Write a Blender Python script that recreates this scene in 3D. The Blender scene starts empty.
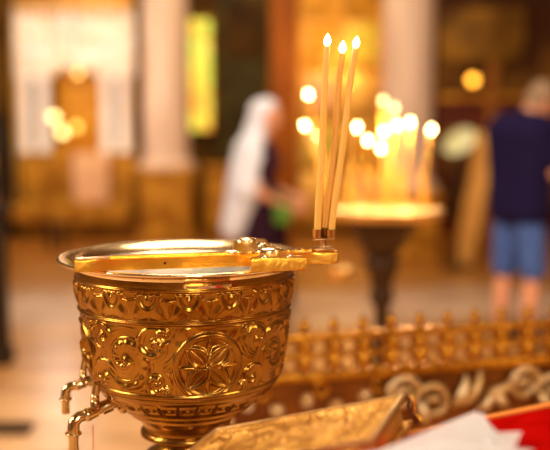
import bpy, bmesh, math, random
import numpy as np
from mathutils import Vector, Matrix, Euler
random.seed(7)
PI = math.pi
col = bpy.context.scene.collection
sc = bpy.context.scene
CAMZ = 1.5
HZ = 113.0
F = 1000.0
PITCH = math.atan((225 - HZ) / F)

# ------------------------------------------------------------------ helpers
def at(px, py, Y):
    """world point on the ray of a pixel at distance Y"""
    a, b = (px - 275) / F, (225 - py) / F
    c, s = math.cos(PITCH), math.sin(PITCH)
    d = Vector((a, c + b * s, b * c - s))
    return Vector((0, 0, CAMZ)) + d * (Y / d.y)

def tag(o, label=None, cat=None, group=None, kind=None):
    if label: o['label'] = label
    if cat: o['category'] = cat
    if group: o['group'] = group
    if kind: o['kind'] = kind
    return o

def empty(name, loc, rz=0.0):
    o = bpy.data.objects.new(name, None); col.objects.link(o)
    o.location = loc; o.rotation_euler = (0, 0, rz); o.empty_display_size = .05
    return o

def obj(name, bm, mat, parent=None, smooth=True, world=False):
    me = bpy.data.meshes.new(name)
    bmesh.ops.recalc_face_normals(bm, faces=bm.faces)
    bm.to_mesh(me); bm.free()
    for p in me.polygons: p.use_smooth = smooth
    if isinstance(mat, (list, tuple)):
        for m in mat: me.materials.append(m)
    else: me.materials.append(mat)
    o = bpy.data.objects.new(name, me); col.objects.link(o)
    if smooth:
        try: me.set_sharp_from_angle(angle=math.radians(60))
        except Exception: pass
    if parent:
        o.parent = parent
        if world:
            o.matrix_parent_inverse = MW(parent).inverted()
    return o

def MW(o):
    m = Matrix.Translation(o.location) @ o.rotation_euler.to_matrix().to_4x4()
    if o.parent: m = MW(o.parent) @ o.matrix_parent_inverse @ m
    return m

def BM(): return bmesh.new()

def box(bm, c, s, rot=None, bev=0.0):
    r = bmesh.ops.create_cube(bm, size=1)
    vs = r['verts']
    m = Matrix.Translation(c) @ (rot.to_4x4() if rot else Matrix()) @ Matrix.Diagonal((s[0], s[1], s[2], 1))
    bmesh.ops.transform(bm, matrix=m, verts=vs)
    if bev > 0:
        es = list({e for v in vs for e in v.link_edges})
        bmesh.ops.bevel(bm, geom=es, offset=bev, segments=2, affect='EDGES', profile=.5)

def tube(bm, pts, rads, n=12, caps=True):
    pts = [Vector(p) for p in pts]
    if not isinstance(rads, (list, tuple)): rads = [rads] * len(pts)
    rings = []; prev = None
    for i, p in enumerate(pts):
        t = (pts[min(i + 1, len(pts) - 1)] - pts[max(i - 1, 0)]).normalized()
        if prev is None:
            a = Vector((0, 0, 1)) if abs(t.z) < .9 else Vector((1, 0, 0))
            u = t.cross(a).normalized()
        else:
            u = (prev - t * prev.dot(t)).normalized()
        prev = u; w = t.cross(u)
        rings.append([bm.verts.new(p + (u * math.cos(2 * PI * k / n) + w * math.sin(2 * PI * k / n)) * rads[i]) for k in range(n)])
    for a, b in zip(rings, rings[1:]):
        for k in range(n):
            bm.faces.new((a[k], a[(k + 1) % n], b[(k + 1) % n], b[k]))
    if caps:
        bm.faces.new(rings[0]); bm.faces.new(rings[-1])

def lathe(bm, prof, n=48, c=(0, 0, 0), sx=1, sy=1, axis=None):
    """prof: (r, z) list; r==0 ends closed"""
    M = Matrix.Translation(c) @ (axis.to_4x4() if axis else Matrix())
    rings = []
    for r, z in prof:
        if r < 1e-6: rings.append([bm.verts.new(M @ Vector((0, 0, z)))])
        else: rings.append([bm.verts.new(M @ Vector((r * sx * math.cos(2 * PI * k / n), r * sy * math.sin(2 * PI * k / n), z))) for k in range(n)])
    for a, b in zip(rings, rings[1:]):
        for k in range(n):
            k2 = (k + 1) % n
            if len(a) == 1 and len(b) == 1: continue
            if len(a) == 1: bm.faces.new((a[0], b[k], b[k2]))
            elif len(b) == 1: bm.faces.new((a[k], a[k2], b[0]))
            else: bm.faces.new((a[k], a[k2], b[k2], b[k]))

def ball(bm, c, r, s=(1, 1, 1), rot=None, sub=3):
    q = bmesh.ops.create_icosphere(bm, subdivisions=sub, radius=r)
    m = Matrix.Translation(c) @ (rot.to_4x4() if rot else Matrix()) @ Matrix.Diagonal((s[0], s[1], s[2], 1))
    bmesh.ops.transform(bm, matrix=m, verts=q['verts'])

def ring(bm, c, R, r, rot=None, n=28, m=10):
    M = Matrix.Translation(c) @ (rot.to_4x4() if rot else Matrix())
    vs = [[bm.verts.new(M @ Vector(((R + r * math.cos(b)) * math.cos(a), (R + r * math.cos(b)) * math.sin(a), r * math.sin(b))))
           for b in [2 * PI * j / m for j in range(m)]] for a in [2 * PI * i / n for i in range(n)]]
    for i in range(n):
        for j in range(m):
            bm.faces.new((vs[i][j], vs[(i + 1) % n][j], vs[(i + 1) % n][(j + 1) % m], vs[i][(j + 1) % m]))

def prism(bm, outline, z0, z1, M=None, bev=0.0):
    M = M or Matrix()
    a = [bm.verts.new(M @ Vector((x, y, z0))) for x, y in outline]
    b = [bm.verts.new(M @ Vector((x, y, z1))) for x, y in outline]
    n = len(a); fs = []
    fs.append(bm.faces.new(list(reversed(a)))); top = bm.faces.new(b)
    for i in range(n): fs.append(bm.faces.new((a[i], a[(i + 1) % n], b[(i + 1) % n], b[i])))
    if bev > 0:
        bmesh.ops.bevel(bm, geom=list(top.edges), offset=bev, segments=3, affect='EDGES', profile=.5)

def capsule(bm, a, b, ra, rb, flat=1.0):
    a, b = Vector(a), Vector(b)
    n = 7
    for i in range(n + 1):
        pass
    tube(bm, [a, b], [ra, rb], n=14)
    ball(bm, a, ra, sub=2); ball(bm, b, rb, sub=2)

def remesh(name, bm, mat, parent, voxel=.008, smooth=4):
    """fuse overlapping shapes into one continuous surface"""
    me = bpy.data.meshes.new(name + '_raw')
    bmesh.ops.recalc_face_normals(bm, faces=bm.faces)
    bm.to_mesh(me); bm.free()
    t = bpy.data.objects.new(name + '_raw', me); col.objects.link(t)
    m = t.modifiers.new('r', 'REMESH'); m.mode = 'VOXEL'; m.voxel_size = voxel
    s = t.modifiers.new('s', 'SMOOTH'); s.factor = .5; s.iterations = smooth
    dg = bpy.context.evaluated_depsgraph_get()
    out = bpy.data.meshes.new_from_object(t.evaluated_get(dg))
    bpy.data.objects.remove(t)
    for p in out.polygons: p.use_smooth = True
    out.materials.clear(); out.materials.append(mat)
    o = bpy.data.objects.new(name, out); col.objects.link(o); o.parent = parent
    return o

# ------------------------------------------------------------------ materials
def mat(name, c, rough=.5, metal=0.0, c2=None, scale=8.0, bump=0.0, bscale=None, emis=None, estr=0, stretch=(1, 1, 1), det=4, lo=.35, hi=.65, coat=0, trans=0, sss=0, spec=None):
    m = bpy.data.materials.new(name); m.use_nodes = True
    nt = m.node_tree; b = nt.nodes['Principled BSDF']
    b.inputs['Base Color'].default_value = (*c, 1)
    b.inputs['Roughness'].default_value = rough; b.inputs['Metallic'].default_value = metal
    b.inputs['Specular IOR Level'].default_value = spec if spec is not None else (.5 if metal > .5 or trans or coat or sss else .12)
    if coat: b.inputs['Coat Weight'].default_value = coat; b.inputs['Coat Roughness'].default_value = .1
    if trans: b.inputs['Transmission Weight'].default_value = trans
    if sss:
        b.inputs['Subsurface Weight'].default_value = sss; b.inputs['Subsurface Radius'].default_value = (.02, .01, .004)
    if c2 is not None or bump:
        tc = nt.nodes.new('ShaderNodeTexCoord'); mp = nt.nodes.new('ShaderNodeMapping')
        mp.inputs['Scale'].default_value = stretch
        nt.links.new(tc.outputs['Object'], mp.inputs['Vector'])
    if c2 is not None:
        n = nt.nodes.new('ShaderNodeTexNoise'); n.inputs['Scale'].default_value = scale; n.inputs['Detail'].default_value = det
        nt.links.new(mp.outputs[0], n.inputs['Vector'])
        r = nt.nodes.new('ShaderNodeValToRGB')
        r.color_ramp.elements[0].position = lo; r.color_ramp.elements[1].position = hi
        r.color_ramp.elements[0].color = (*c, 1); r.color_ramp.elements[1].color = (*c2, 1)
        nt.links.new(n.outputs['Fac'], r.inputs[0]); nt.links.new(r.outputs[0], b.inputs['Base Color'])
    if bump:
        n2 = nt.nodes.new('ShaderNodeTexNoise'); n2.inputs['Scale'].default_value = bscale or scale; n2.inputs['Detail'].default_value = 3
        nt.links.new(mp.outputs[0], n2.inputs['Vector'])
        bp = nt.nodes.new('ShaderNodeBump'); bp.inputs['Strength'].default_value = bump; bp.inputs['Distance'].default_value = .01
        nt.links.new(n2.outputs['Fac'], bp.inputs['Height']); nt.links.new(bp.outputs[0], b.inputs['Normal'])
    if emis:
        b.inputs['Emission Color'].default_value = (*emis, 1); b.inputs['Emission Strength'].default_value = estr
    return m

M_bowl = mat('aged_gold', (.33, .145, .018), .25, 1, c2=(.46, .235, .042), scale=14, bump=.06, bscale=60)
M_rim = mat('polished_brass', (.95, .72, .42), .2, 1, c2=(.98, .78, .48), scale=20, bump=.05, bscale=45)
M_cross = mat('bright_gilding', (1.0, .52, .06), .3, 1, c2=(.88, .42, .04), scale=30, bump=.1, bscale=90)
M_tap = mat('tap_brass', (.72, .50, .22), .15, 1)
M_tapd = mat('tap_dark_brass', (.50, .30, .09), .25, 1)
M_water = mat('water', (.95, .93, .88), .03, 0, bump=.25, bscale=22, trans=.35, coat=.5)
M_water.node_tree.nodes['Principled BSDF'].inputs['IOR'].default_value = 1.33
M_wax = mat('beeswax', (.98, .53, .10), .4, sss=.45, emis=(1, .42, .05), estr=.0)
M_wax2 = mat('dark_beeswax', (1.0, .50, .07), .5, sss=.5)
M_wick = mat('burnt_wick', (.03, .02, .015), .9)
def emat(name, c, s):
    return mat(name, (.0, .0, .0), 1, emis=c, estr=s)
M_flame = emat('near_flame', (1, .74, .38), 16)
M_flame2 = emat('stand_flame', (1, .70, .28), 34)
M_flame3 = emat('far_lamp_flame', (1, .66, .26), 9)
M_lampy = emat('yellow_lamp_glow', (1, .78, .28), 4.5)
M_lampo = emat('orange_lamp_glow', (1, .38, .03), 6)
M_cover = mat('embossed_gilding', (.82, .46, .12), .38, 1, c2=(.44, .20, .035), scale=26, bump=.6, bscale=160)
M_edge = mat('silver_gilt_edge', (.80, .64, .40), .35, 1)
M_side = mat('book_side_gilding', (.98, .62, .18), .35, 1)
M_dark = mat('dark_gap', (.05, .02, .01), .7)
M_red = mat('red_velvet', (.42, .003, .002), 1, c2=(.32, .002, .001), spec=.0, scale=30, bump=.2, bscale=300)
M_redtrim = mat('orange_gold_braid', (.85, .28, .05), .5)
M_paper = mat('white_paper', (.93, .91, .92), .8)
M_wood = mat('brown_wood', (.17, .06, .02), .5, c2=(.10, .035, .012), scale=6, stretch=(1, 1, 8))
M_rail = mat('railing_gilding', (.66, .29, .025), .30, 1, c2=(.34, .12, .008), scale=25)
M_railpale = mat('pale_gilding', (.80, .60, .34), .42, 1, c2=(.62, .38, .14), scale=18)
M_railback = mat('red_brown_panel', (.28, .075, .005), .5, c2=(.12, .028, .003), scale=5)
M_bronze = mat('dark_bronze', (.09, .042, .012), .45, .6, c2=(.05, .02, .006), scale=8)
M_trayrim = mat('tray_brass', (.90, .55, .18), .35, 1)
M_sand = mat('candle_sand', (.98, .84, .56), .9, c2=(.90, .62, .30), scale=60, bump=.6)

# floor: polished marble tiles, base colour banded by depth
def floor_mat():
    m = bpy.data.materials.new('polished_marble_floor'); m.use_nodes = True
    nt = m.node_tree; b = nt.nodes['Principled BSDF']; L = nt.links.new
    tc = nt.nodes.new('ShaderNodeTexCoord')
    sep = nt.nodes.new('ShaderNodeSeparateXYZ'); L(tc.outputs['Object'], sep.inputs[0])
    ramp = nt.nodes.new('ShaderNodeValToRGB'); ramp.color_ramp.interpolation = 'LINEAR'
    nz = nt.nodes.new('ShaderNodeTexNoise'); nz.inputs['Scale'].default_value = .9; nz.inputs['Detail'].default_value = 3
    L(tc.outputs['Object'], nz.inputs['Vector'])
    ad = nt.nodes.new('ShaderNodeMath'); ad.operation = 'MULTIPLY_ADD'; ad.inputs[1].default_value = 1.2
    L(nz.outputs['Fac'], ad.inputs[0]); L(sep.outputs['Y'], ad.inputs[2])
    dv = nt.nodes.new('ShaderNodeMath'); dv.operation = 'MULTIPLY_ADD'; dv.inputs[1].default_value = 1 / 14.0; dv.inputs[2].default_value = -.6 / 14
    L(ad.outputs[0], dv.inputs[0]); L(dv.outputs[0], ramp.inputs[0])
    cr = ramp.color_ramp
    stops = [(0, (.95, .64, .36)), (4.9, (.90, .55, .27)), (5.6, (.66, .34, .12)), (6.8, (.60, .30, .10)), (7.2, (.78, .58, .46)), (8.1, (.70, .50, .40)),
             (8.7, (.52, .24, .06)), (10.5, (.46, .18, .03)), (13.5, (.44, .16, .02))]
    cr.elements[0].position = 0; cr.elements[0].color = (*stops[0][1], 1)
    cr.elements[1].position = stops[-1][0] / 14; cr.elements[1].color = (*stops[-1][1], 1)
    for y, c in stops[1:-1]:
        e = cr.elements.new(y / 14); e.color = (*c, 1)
    n2 = nt.nodes.new('ShaderNodeTexNoise'); n2.inputs['Scale'].default_value = 1.6; n2.inputs['Detail'].default_value = 5
    mp = nt.nodes.new('ShaderNodeMapping'); mp.inputs['Scale'].default_value = (1.0, 2.2, 1); L(tc.outputs['Object'], mp.inputs[0]); L(mp.outputs[0], n2.inputs['Vector'])
    r2 = nt.nodes.new('ShaderNodeValToRGB'); r2.color_ramp.elements[0].position = .3; r2.color_ramp.elements[1].position = .7
    r2.color_ramp.elements[0].color = (.48, .33, .18, 1); r2.color_ramp.elements[1].color = (1, 1, 1, 1)
    L(n2.outputs['Fac'], r2.inputs[0])
    mx = nt.nodes.new('ShaderNodeMix'); mx.data_type = 'RGBA'; mx.blend_type = 'MULTIPLY'; mx.inputs[0].default_value = .8
    L(ramp.outputs[0], mx.inputs[6]); L(r2.outputs[0], mx.inputs[7])
    br = nt.nodes.new('ShaderNodeTexBrick'); br.inputs['Scale'].default_value = 1.0
    br.inputs['Brick Width'].default_value = .9; br.inputs['Row Height'].default_value = .9; br.offset = 0
    br.inputs['Mortar Size'].default_value = .012
    br.inputs['Color1'].default_value = (1, 1, 1, 1); br.inputs['Color2'].default_value = (.88, .86, .84, 1); br.inputs['Mortar'].default_value = (.45, .35, .25, 1)
    L(tc.outputs['Object'], br.inputs['Vector'])
    mx2 = nt.nodes.new('ShaderNodeMix'); mx2.data_type = 'RGBA'; mx2.blend_type = 'MULTIPLY'; mx2.inputs[0].default_value = .8
    L(mx.outputs[2], mx2.inputs[6]); L(br.outputs['Color'], mx2.inputs[7])
    L(mx2.outputs[2], b.inputs['Base Color'])
    b.inputs['Roughness'].default_value = .32; b.inputs['Specular IOR Level'].default_value = .3
    return m
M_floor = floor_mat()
M_wallb = mat('brown_gold_wall', (.14, .06, .006), .7, c2=(.022, .009, .003), scale=1.3, det=5)
M_wallr = mat('dark_red_brown_wall', (.060, .017, .004), .65, c2=(.28, .12, .016), scale=1.1, det=5, lo=.48, hi=.72)
M_wall = mat('warm_plaster', (.36, .25, .14), .8, c2=(.22, .14, .07), scale=1.5)
M_ceil = mat('dim_ochre_vault', (.28, .20, .11), .9, c2=(.18, .12, .06), scale=1)
M_marble = mat('rosy_marble', (.86, .64, .50), .4, c2=(.70, .47, .34), scale=2.5, stretch=(3, 3, .5))
M_marblew = mat('cream_marble', (.96, .88, .84), .5, c2=(.90, .74, .62), scale=8)
M_lace = mat('carved_cream_gilt', (.97, .88, .78), .55, c2=(.80, .46, .20), scale=9, det=3, lo=.45, hi=.7)
M_gold = mat('ochre_gilding', (.95, .55, .12), .45, .6, c2=(.80, .38, .05), scale=6)
M_icon = mat('brown_gold_icon', (.78, .36, .03), .5, c2=(.50, .18, .012), scale=3)
M_plinth = mat('ochre_carved_plinth', (.62, .28, .025), .6, c2=(.26, .09, .006), scale=5, det=4)
M_orange = mat('orange_brown_lacquer', (.42, .12, .01), .35, c2=(.28, .07, .006), scale=3, stretch=(2, 2, .4))
M_iconog = mat('glowing_gold_relief', (.72, .34, .03), .45, .3, c2=(.32, .12, .01), scale=3.5, det=5)
M_green = mat('olive_green_panel', (.085, .060, .012), .6, c2=(.03, .020, .004), scale=2.5)
M_black = mat('black_wood', (.03, .016, .008), .7, spec=.15)
M_skin = mat('skin', (.80, .36, .20), .55, sss=.15)
M_navy = mat('navy_cotton', (.014, .010, .048), .9, spec=.05, bump=.2, bscale=40)
M_denim = mat('blue_denim', (.08, .16, .50), .85, spec=.1, c2=(.06, .11, .33), scale=30)
M_hair = mat('grey_hair', (.36, .24, .16), .7, c2=(.24, .15, .09), scale=60)
M_white = mat('white_shawl_cloth', (.80, .84, 1.0), .9, bump=.3, bscale=14)
M_purple = mat('dark_plum_cloth', (.06, .02, .04), .9, spec=.1, c2=(.06, .02, .04), scale=8)
M_bag = mat('green_cloth', (.10, .22, .03), .8)
M_shoe = mat('dark_shoe', (.05, .035, .03), .6)
M_eye = mat('eye_dark', (.03, .02, .02), .3)
M_glassp = mat('pale_green_enamel', (.92, .96, .62), .35, c2=(.80, .82, .40), scale=6)
M_plank = mat('honey_wood', (.66, .33, .08), .5, c2=(.52, .23, .045), scale=4, stretch=(2, 2, .5))

def structure(o): o['kind'] = 'structure'; return o

# ------------------------------------------------------------------ the room
XL, XR, YB, YF, ZC = -5.5, 5.5, 12.9, -5.0, 6.5
def slab(name, c, s, m):
    bm = BM(); box(bm, c, s); return structure(obj(name, bm, m, smooth=False))
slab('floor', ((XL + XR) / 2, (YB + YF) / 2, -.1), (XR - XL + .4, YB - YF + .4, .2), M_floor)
slab('ceiling', ((XL + XR) / 2, (YB + YF) / 2, ZC + .1), (XR - XL + .4, YB - YF + .4, .2), M_ceil)
slab('wall_left', (XL - .1, (YB + YF) / 2, ZC / 2), (.2, YB - YF, ZC), M_wall)
slab('wall_right', (XR + .1, (YB + YF) / 2, ZC / 2), (.2, YB - YF, ZC), M_wall)
slab('wall_front', (0, YF - .1, ZC / 2), (XR - XL, .2, ZC), M_wall)
xs = at(435, 200, YB).x
slab('wall_back', ((XL + xs) / 2, YB + .1, ZC / 2), (xs - XL, .2, ZC), M_wallb)
slab('wall_back_right', ((XR + xs) / 2, YB + .1, ZC / 2), (XR - xs, .2, ZC), M_wallr)

# ------------------------------------------------------------------ font
def sstep(a, b, x):
    t = np.clip((x - a) / (b - a), 0, 1); return t * t * (3 - 2 * t)
def g(x, w): return np.exp(-(x / w) ** 2)

FC = at(185, 257, 1.70); FC = Vector((FC.x, 1.70, CAMZ - .245))    # rim centre
font = empty('baptismal_font', (FC.x, FC.y, .83))
tag(font, 'large gilded holy water font with embossed rosettes, flared rim and two taps', 'font')
def fz(drop): return CAMZ - drop - .83     # local z of a drop below the camera
# profile from the neck down: (radius, drop)
PROF = [(.186, .252), (.1865, .268), (.184, .295), (.180, .322), (.179, .330), (.176, .360), (.172, .395), (.167, .425), (.162, .447), (.155, .461), (.144, .472), (.124, .490), (.100, .508), (.082, .525), (.074, .540), (.073, .548)]
def relief(S, V):
    """S arc angle (rad), V drop; returns height in metres"""
    h = np.zeros_like(S)
    # bead lines
    for v0, a, w in ((.2735, .0022, .0022), (.3255, .0042, .0026), (.4465, .0030, .0024), (.455, .0018, .0015), (.498, .003, .002), (.512, .003, .0025)):
        h += a * g(V - v0, w)
    # medallion band
    cell = PI / 4
    th0 = math.radians(-73)
    q = (S - th0) / cell
    idx = np.round(q).astype(int); x = (q - idx) * cell * .170 / .0545
    y = -(V - .397) / .0550
    r = np.hypot(x, y); ph = np.arctan2(y, x)
    fl = np.zeros_like(h)
    fl += 1.0 * g(r - .97, .07) + .35 * g(r - .86, .03)
    ins = sstep(.86, .80, r)
    for k in range(4):
        a0 = PI / 4 + k * PI / 2
        a = x * math.cos(a0) + y * math.sin(a0); b = -x * math.sin(a0) + y * math.cos(a0)
        t = np.clip((a - .04) / .84, 0, 1)
        w = .30 * np.sin(PI * t ** .8) ** .8
        inside = sstep(0, .03, a) * sstep(.05, 0, np.abs(b) - w)
        fl += ins * inside * (.35 + .75 * g(np.abs(b) - w * .8, .05) + .35 * g(b, .02))
    for k in range(4):
        a0 = k * PI / 2
        a = x * math.cos(a0) + y * math.sin(a0); b = -x * math.sin(a0) + y * math.cos(a0)
        t = np.clip((a - .05) / .72, 0, 1); w = .08 * np.sin(PI * t) ** .9
        inside = (a > 0) * sstep(.04, 0, np.abs(b) - w)
        fl = np.maximum(fl, ins * inside * (.75 * g(b, .05) + .25))
    fl += .8 * g(r, .07)
    fl -= .35 * ins
    # dense acanthus curls between the rosettes
    s2 = np.zeros_like(h); tot = np.zeros_like(h)
    rng = np.random.RandomState(11)
    U = S * .170
    def curl(u0, v0, R, d, tw, lob=5, wind=1.25):
        nonlocal s2
        du_ = np.mod(U - u0 + PI * .17, 2 * PI * .17) - PI * .17
        rr = np.hypot(du_, V - v0) / R; sel = rr < 1.05
        a_, r_ = np.arctan2(-(V - v0)[sel] * d, du_[sel]) + tw, rr[sel]
        p_ = r_ * wind - a_ / (2 * PI); rd = np.abs(p_ - np.round(p_)) * 2
        val = sstep(1.0, .85, r_) * (g(rd, .42) * (1 + .16 * np.cos(lob * a_ * 2 + 5 * r_)) + .25 * g(rd - .62, .12) - .3 * g(rd - 1, .3))
        val = np.maximum(val, 1.0 * g(r_, .15))
        s2[sel] = np.where(np.abs(val) > np.abs(s2[sel]), val, s2[sel])
    for k in range(8):
        if k % 2 == 0: continue
        c0 = (th0 + k * cell) * .170; d = 1 if k % 4 == 1 else -1
        curl(c0 - .050 * d, .360, .031, d, 2.0, 3, 1.0); curl(c0 + .050 * d, .420, .031, d, 1.0, 3, 1.0)
        curl(c0 + .046 * d, .352, .024, -d, 4.0, 3, 1.0); curl(c0 - .052 * d, .424, .026, -d, 0.5, 3, 1.0)
        curl(c0 + .000 * d, .389, .052, d, .3, 7, 1.5)
    for k in range(8):
        c0 = (th0 + (k + .5) * cell) * .170
        for v0 in (.343, .438): curl(c0, v0, .016, 1 if k % 2 else -1, k, 3, .9)
    fill = .30 * np.abs(np.sin(U * 90 + 2.2 * np.sin(V * 90 + U * 40))) ** 2
    flower = (idx % 2 == 0)
    band = sstep(.330, .334, V) * sstep(.4445, .440, V)
    # leaves in the corners between medallions
    cor = sstep(1.0, 1.05, r) * (.55 * np.abs(np.sin(7 * ph + 3 * r * 2)) ** 2)
    h += band * .0046 * np.where(flower & (r < 1.05), fl, np.where(np.abs(s2) > 0, s2, fill))
    # palmette frieze
    band2 = sstep(.2765, .280, V) * sstep(.323, .320, V)
    c2 = PI / 9
    q = (S - th0) / c2; i2 = np.round(q).astype(int); x = (q - i2) * 2
    y = -(V - .320) / .042
    rr = np.hypot(x * .9, y + .05); pp = np.arctan2(x * .9, y + .05)
    edge = .95 - .10 * np.abs(np.cos(3.5 * pp))
    pal = sstep(edge + .05, edge - .05, rr) * (.35 + .65 * np.abs(np.cos(3.5 * pp)) ** 1.5) * sstep(.05, .5, rr)
    q2 = np.hypot((np.abs(x) - 1) * 1.0, (y - 1.0) * .8)
    arch = sstep(.70, .62, q2) * (.35 + .65 * g(q2 - .5, .10) + .6 * g(q2 - .18, .10))
    h += band2 * .0048 * np.maximum(pal, arch)
    # small key pattern on the underside
    band3 = sstep(.459, .462, V) * sstep(.494, .491, V)
    q = S / (PI / 15); x = (q - np.round(q)) * 2; y = (V - .477) / .014
    key = g(np.maximum(np.abs(x) - .2, np.abs(y)) - .5, .12) + g(np.hypot(x, y), .2)
    h += band3 * .0022 * key
    return h

def font_body():
    P = np.array(PROF); NT, NV = 1500, 380
    vv = np.linspace(P[0, 1], P[-1, 1], NV)
    # smooth radius interpolation
    rr = np.interp(vv, P[:, 1], P[:, 0])
    k = np.hanning(15); k /= k.sum(); rp = np.pad(rr, 7, mode='edge'); rr = np.convolve(rp, k, 'valid')
    th = np.linspace(0, 2 * PI, NT, endpoint=False)
    S, V = np.meshgrid(th, vv)
    R0 = np.repeat(rr[:, None], NT, 1)
    Sd = np.mod(S + PI, 2 * PI) - PI
    H = relief(np.mod(S - math.radians(-81) + PI, 2 * PI) - PI + math.radians(-81), V)
    dr = np.gradient(rr, vv); nz = dr / np.sqrt(1 + dr ** 2); nr = 1 / np.sqrt(1 + dr ** 2)
    R = R0 + H * nr[:, None]; Z = (CAMZ - V - .83) + H * nz[:, None]
    co = np.stack([R * np.cos(S), R * np.sin(S), Z], -1).reshape(-1, 3)
    i = np.arange(NV - 1)[:, None] * NT; j = np.arange(NT)[None, :]; j2 = (j + 1) % NT
    quads = np.stack([i + j, i + NT + j, i + NT + j2, i + j2], -1).reshape(-1, 4)
    me = bpy.data.meshes.new('bowl')
    me.vertices.add(len(co)); me.vertices.foreach_set('co', co.astype(np.float32).ravel())
    me.loops.add(quads.size); me.loops.foreach_set('vertex_index', quads.astype(np.int32).ravel())
    me.polygons.add(len(quads)); me.polygons.foreach_set('loop_start', np.arange(0, quads.size, 4, dtype=np.int32))
    me.update(calc_edges=True); me.validate()
    me.polygons.foreach_set('use_smooth', np.ones(len(quads), bool))
    me.materials.append(M_bowl)
    o = bpy.data.objects.new('bowl', me); col.objects.link(o); o.parent = font
    return o
font_body()
bm = BM()
z0 = fz(.245)
lathe(bm, [(.160, z0 - .105), (.170, z0 - .06), (.178, z0 - .02), (.184, z0 - .008), (.204, z0 + .001), (.211, z0 + .004), (.2150, z0 + .003), (.2160, z0 + .0005), (.2150, z0 - .0015), (.204, z0 - .0025), (.194, z0 - .005), (.188, z0 - .009), (.186, z0 - .014)], n=160)
obj('rim', bm, M_rim, font)
bm = BM()
lathe(bm, [(.0, z0 - .150), (.12, z0 - .145), (.150, z0 - .125), (.160, z0 - .105)], n=96)
obj('basin_lining', bm, M_rim, font)
bm = BM()   # stem with knop
s = fz(.545)
lathe(bm, [(.074, s + .002), (.080, s - .003), (.080, s - .009), (.064, s - .014), (.052, s - .022), (.056, s - .035), (.072, s - .045), (.076, s - .055), (.060, s - .068), (.042, s - .078), (.038, s - .09), (.05, .030)], n=96)
obj('stem', bm, M_bowl, font)
bm = BM()
lathe(bm, [(.05, .030), (.07, .026), (.10, .018), (.125, .012), (.13, .006), (.13, 0), (0, 0)], n=96)
obj('foot', bm, M_bowl, font)
# small ledge plaque on the front of the neck
bm = BM()
pts = []
for k in range(25):
    a = math.radians(-74 - 12 + k)
    pts.append((a, math.sin(PI * k / 24) ** .4))
inner = [bm.verts.new((.185 * math.cos(a), .185 * math.sin(a), fz(.2640))) for a, e in pts]
top = [bm.verts.new(((.187 + .013 * e) * math.cos(a), (.187 + .013 * e) * math.sin(a), fz(.2625))) for a, e in pts]
bot = [bm.verts.new(((.187 + .013 * e) * math.cos(a), (.187 + .013 * e) * math.sin(a), fz(.2665))) for a, e in pts]
low = [bm.verts.new((.184 * math.cos(a), .184 * math.sin(a), fz(.2720))) for a, e in pts]
for A, B in ((inner, top), (top, bot), (bot, low)):
    for k in range(24): bm.faces.new((A[k], A[k + 1], B[k + 1], B[k]))
obj('plaque', bm, M_rim, font)

def tap(ang, z, scale=1.0, turn=0.0, rr=.15):
    """a beaked tap standing out from the bowl at the given bearing"""
    d = Vector((math.cos(ang), math.sin(ang), 0)); sd = Vector((-d.y, d.x, 0)); up = Vector((0, 0, 1))
    b = d * rr + up * z
    k = scale
    f = Vector((math.cos(ang + turn), math.sin(ang + turn), 0))
    P = lambda a, h, s=0: b + f * a * k + up * h * k + sd * s * k
    bm = BM()
    tube(bm, [P(-.015, 0), P(.012, -.003), P(.014, -.003), P(.02, -.004), P(.021, -.004), P(.034, -.008), P(.04, -.010), P(.041, -.010), P(.047, -.012), P(.050, -.013), P(.066, -.018)],
         [v * k for v in (.013, .014, .009, .009, .013, .013, .013, .009, .009, .0115, .0115)], n=18)
    ball(bm, P(.066, -.018), .0125 * k)
    body = obj('tap', bm, M_tap, font)
    bm = BM()
    tube(bm, [P(.066, -.018), P(.082, -.020), P(.092, -.028), P(.094, -.042), P(.094, -.050)], [v * k for v in (.010, .0105, .0115, .0115, .012)], n=18)
    ring(bm, P(.094, -.050), .0125 * k, .003 * k)
    tube(bm, [P(.094, -.052), P(.094, -.066), P(.094, -.084), P(.094, -.085)], [v * k for v in (.0095, .0085, .0095, .006)], n=18)
    obj('spout', bm, M_tap, body)
    bm = BM()
    tube(bm, [P(.052, -.010), P(.052, .006), P(.052, .011)], [v * k for v in (.009, .009, .006)], n=16)
    ball(bm, P(.052, .013), .0085 * k)
    tube(bm, [P(.052, .014), P(.045, .046), P(.042, .066)], [v * k for v in (.007, .0085, .0105)], n=14)
    ball(bm, P(.042, .067), .009 * k)
    obj('lever', bm, M_tap, body)
    bm = BM(); lathe(bm, [(0, .004), (.021 * k, .003), (.024 * k, 0), (.024 * k, -.006), (0, -.006)], n=24, c=b + f * 0.002, axis=f.to_track_quat('Z', 'Y').to_matrix())
    obj('flange', bm, M_tapd, body)
tap(math.radians(206), fz(.484), .90, math.radians(0), rr=.116)
tap(math.radians(180), fz(.456), .74, math.radians(8), rr=.140)

# thin red cord hanging under the taps
bm = BM(); p0 = at(93, 425, 1.66); tube(bm, [p0, p0 + Vector((-.001, 0, -.1)), p0 + Vector((-.004, 0, -.35)), Vector((p0.x - .004, p0.y, .02))], .0011, n=6)
tag(obj('cord', bm, mat('pink_cord', (.75, .25, .15), .7)), 'thin reddish cord hanging straight down under the brass taps', 'cord')

# water in the bowl
bm = BM(); bmesh.ops.create_circle(bm, cap_ends=True, segments=96, radius=.1815)
w = obj('holy_water', bm, M_water, smooth=False); w.location = (FC.x, FC.y, FC.z - .013)
tag(w, 'still holy water filling the gilded font almost to its rim', 'water')

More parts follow.
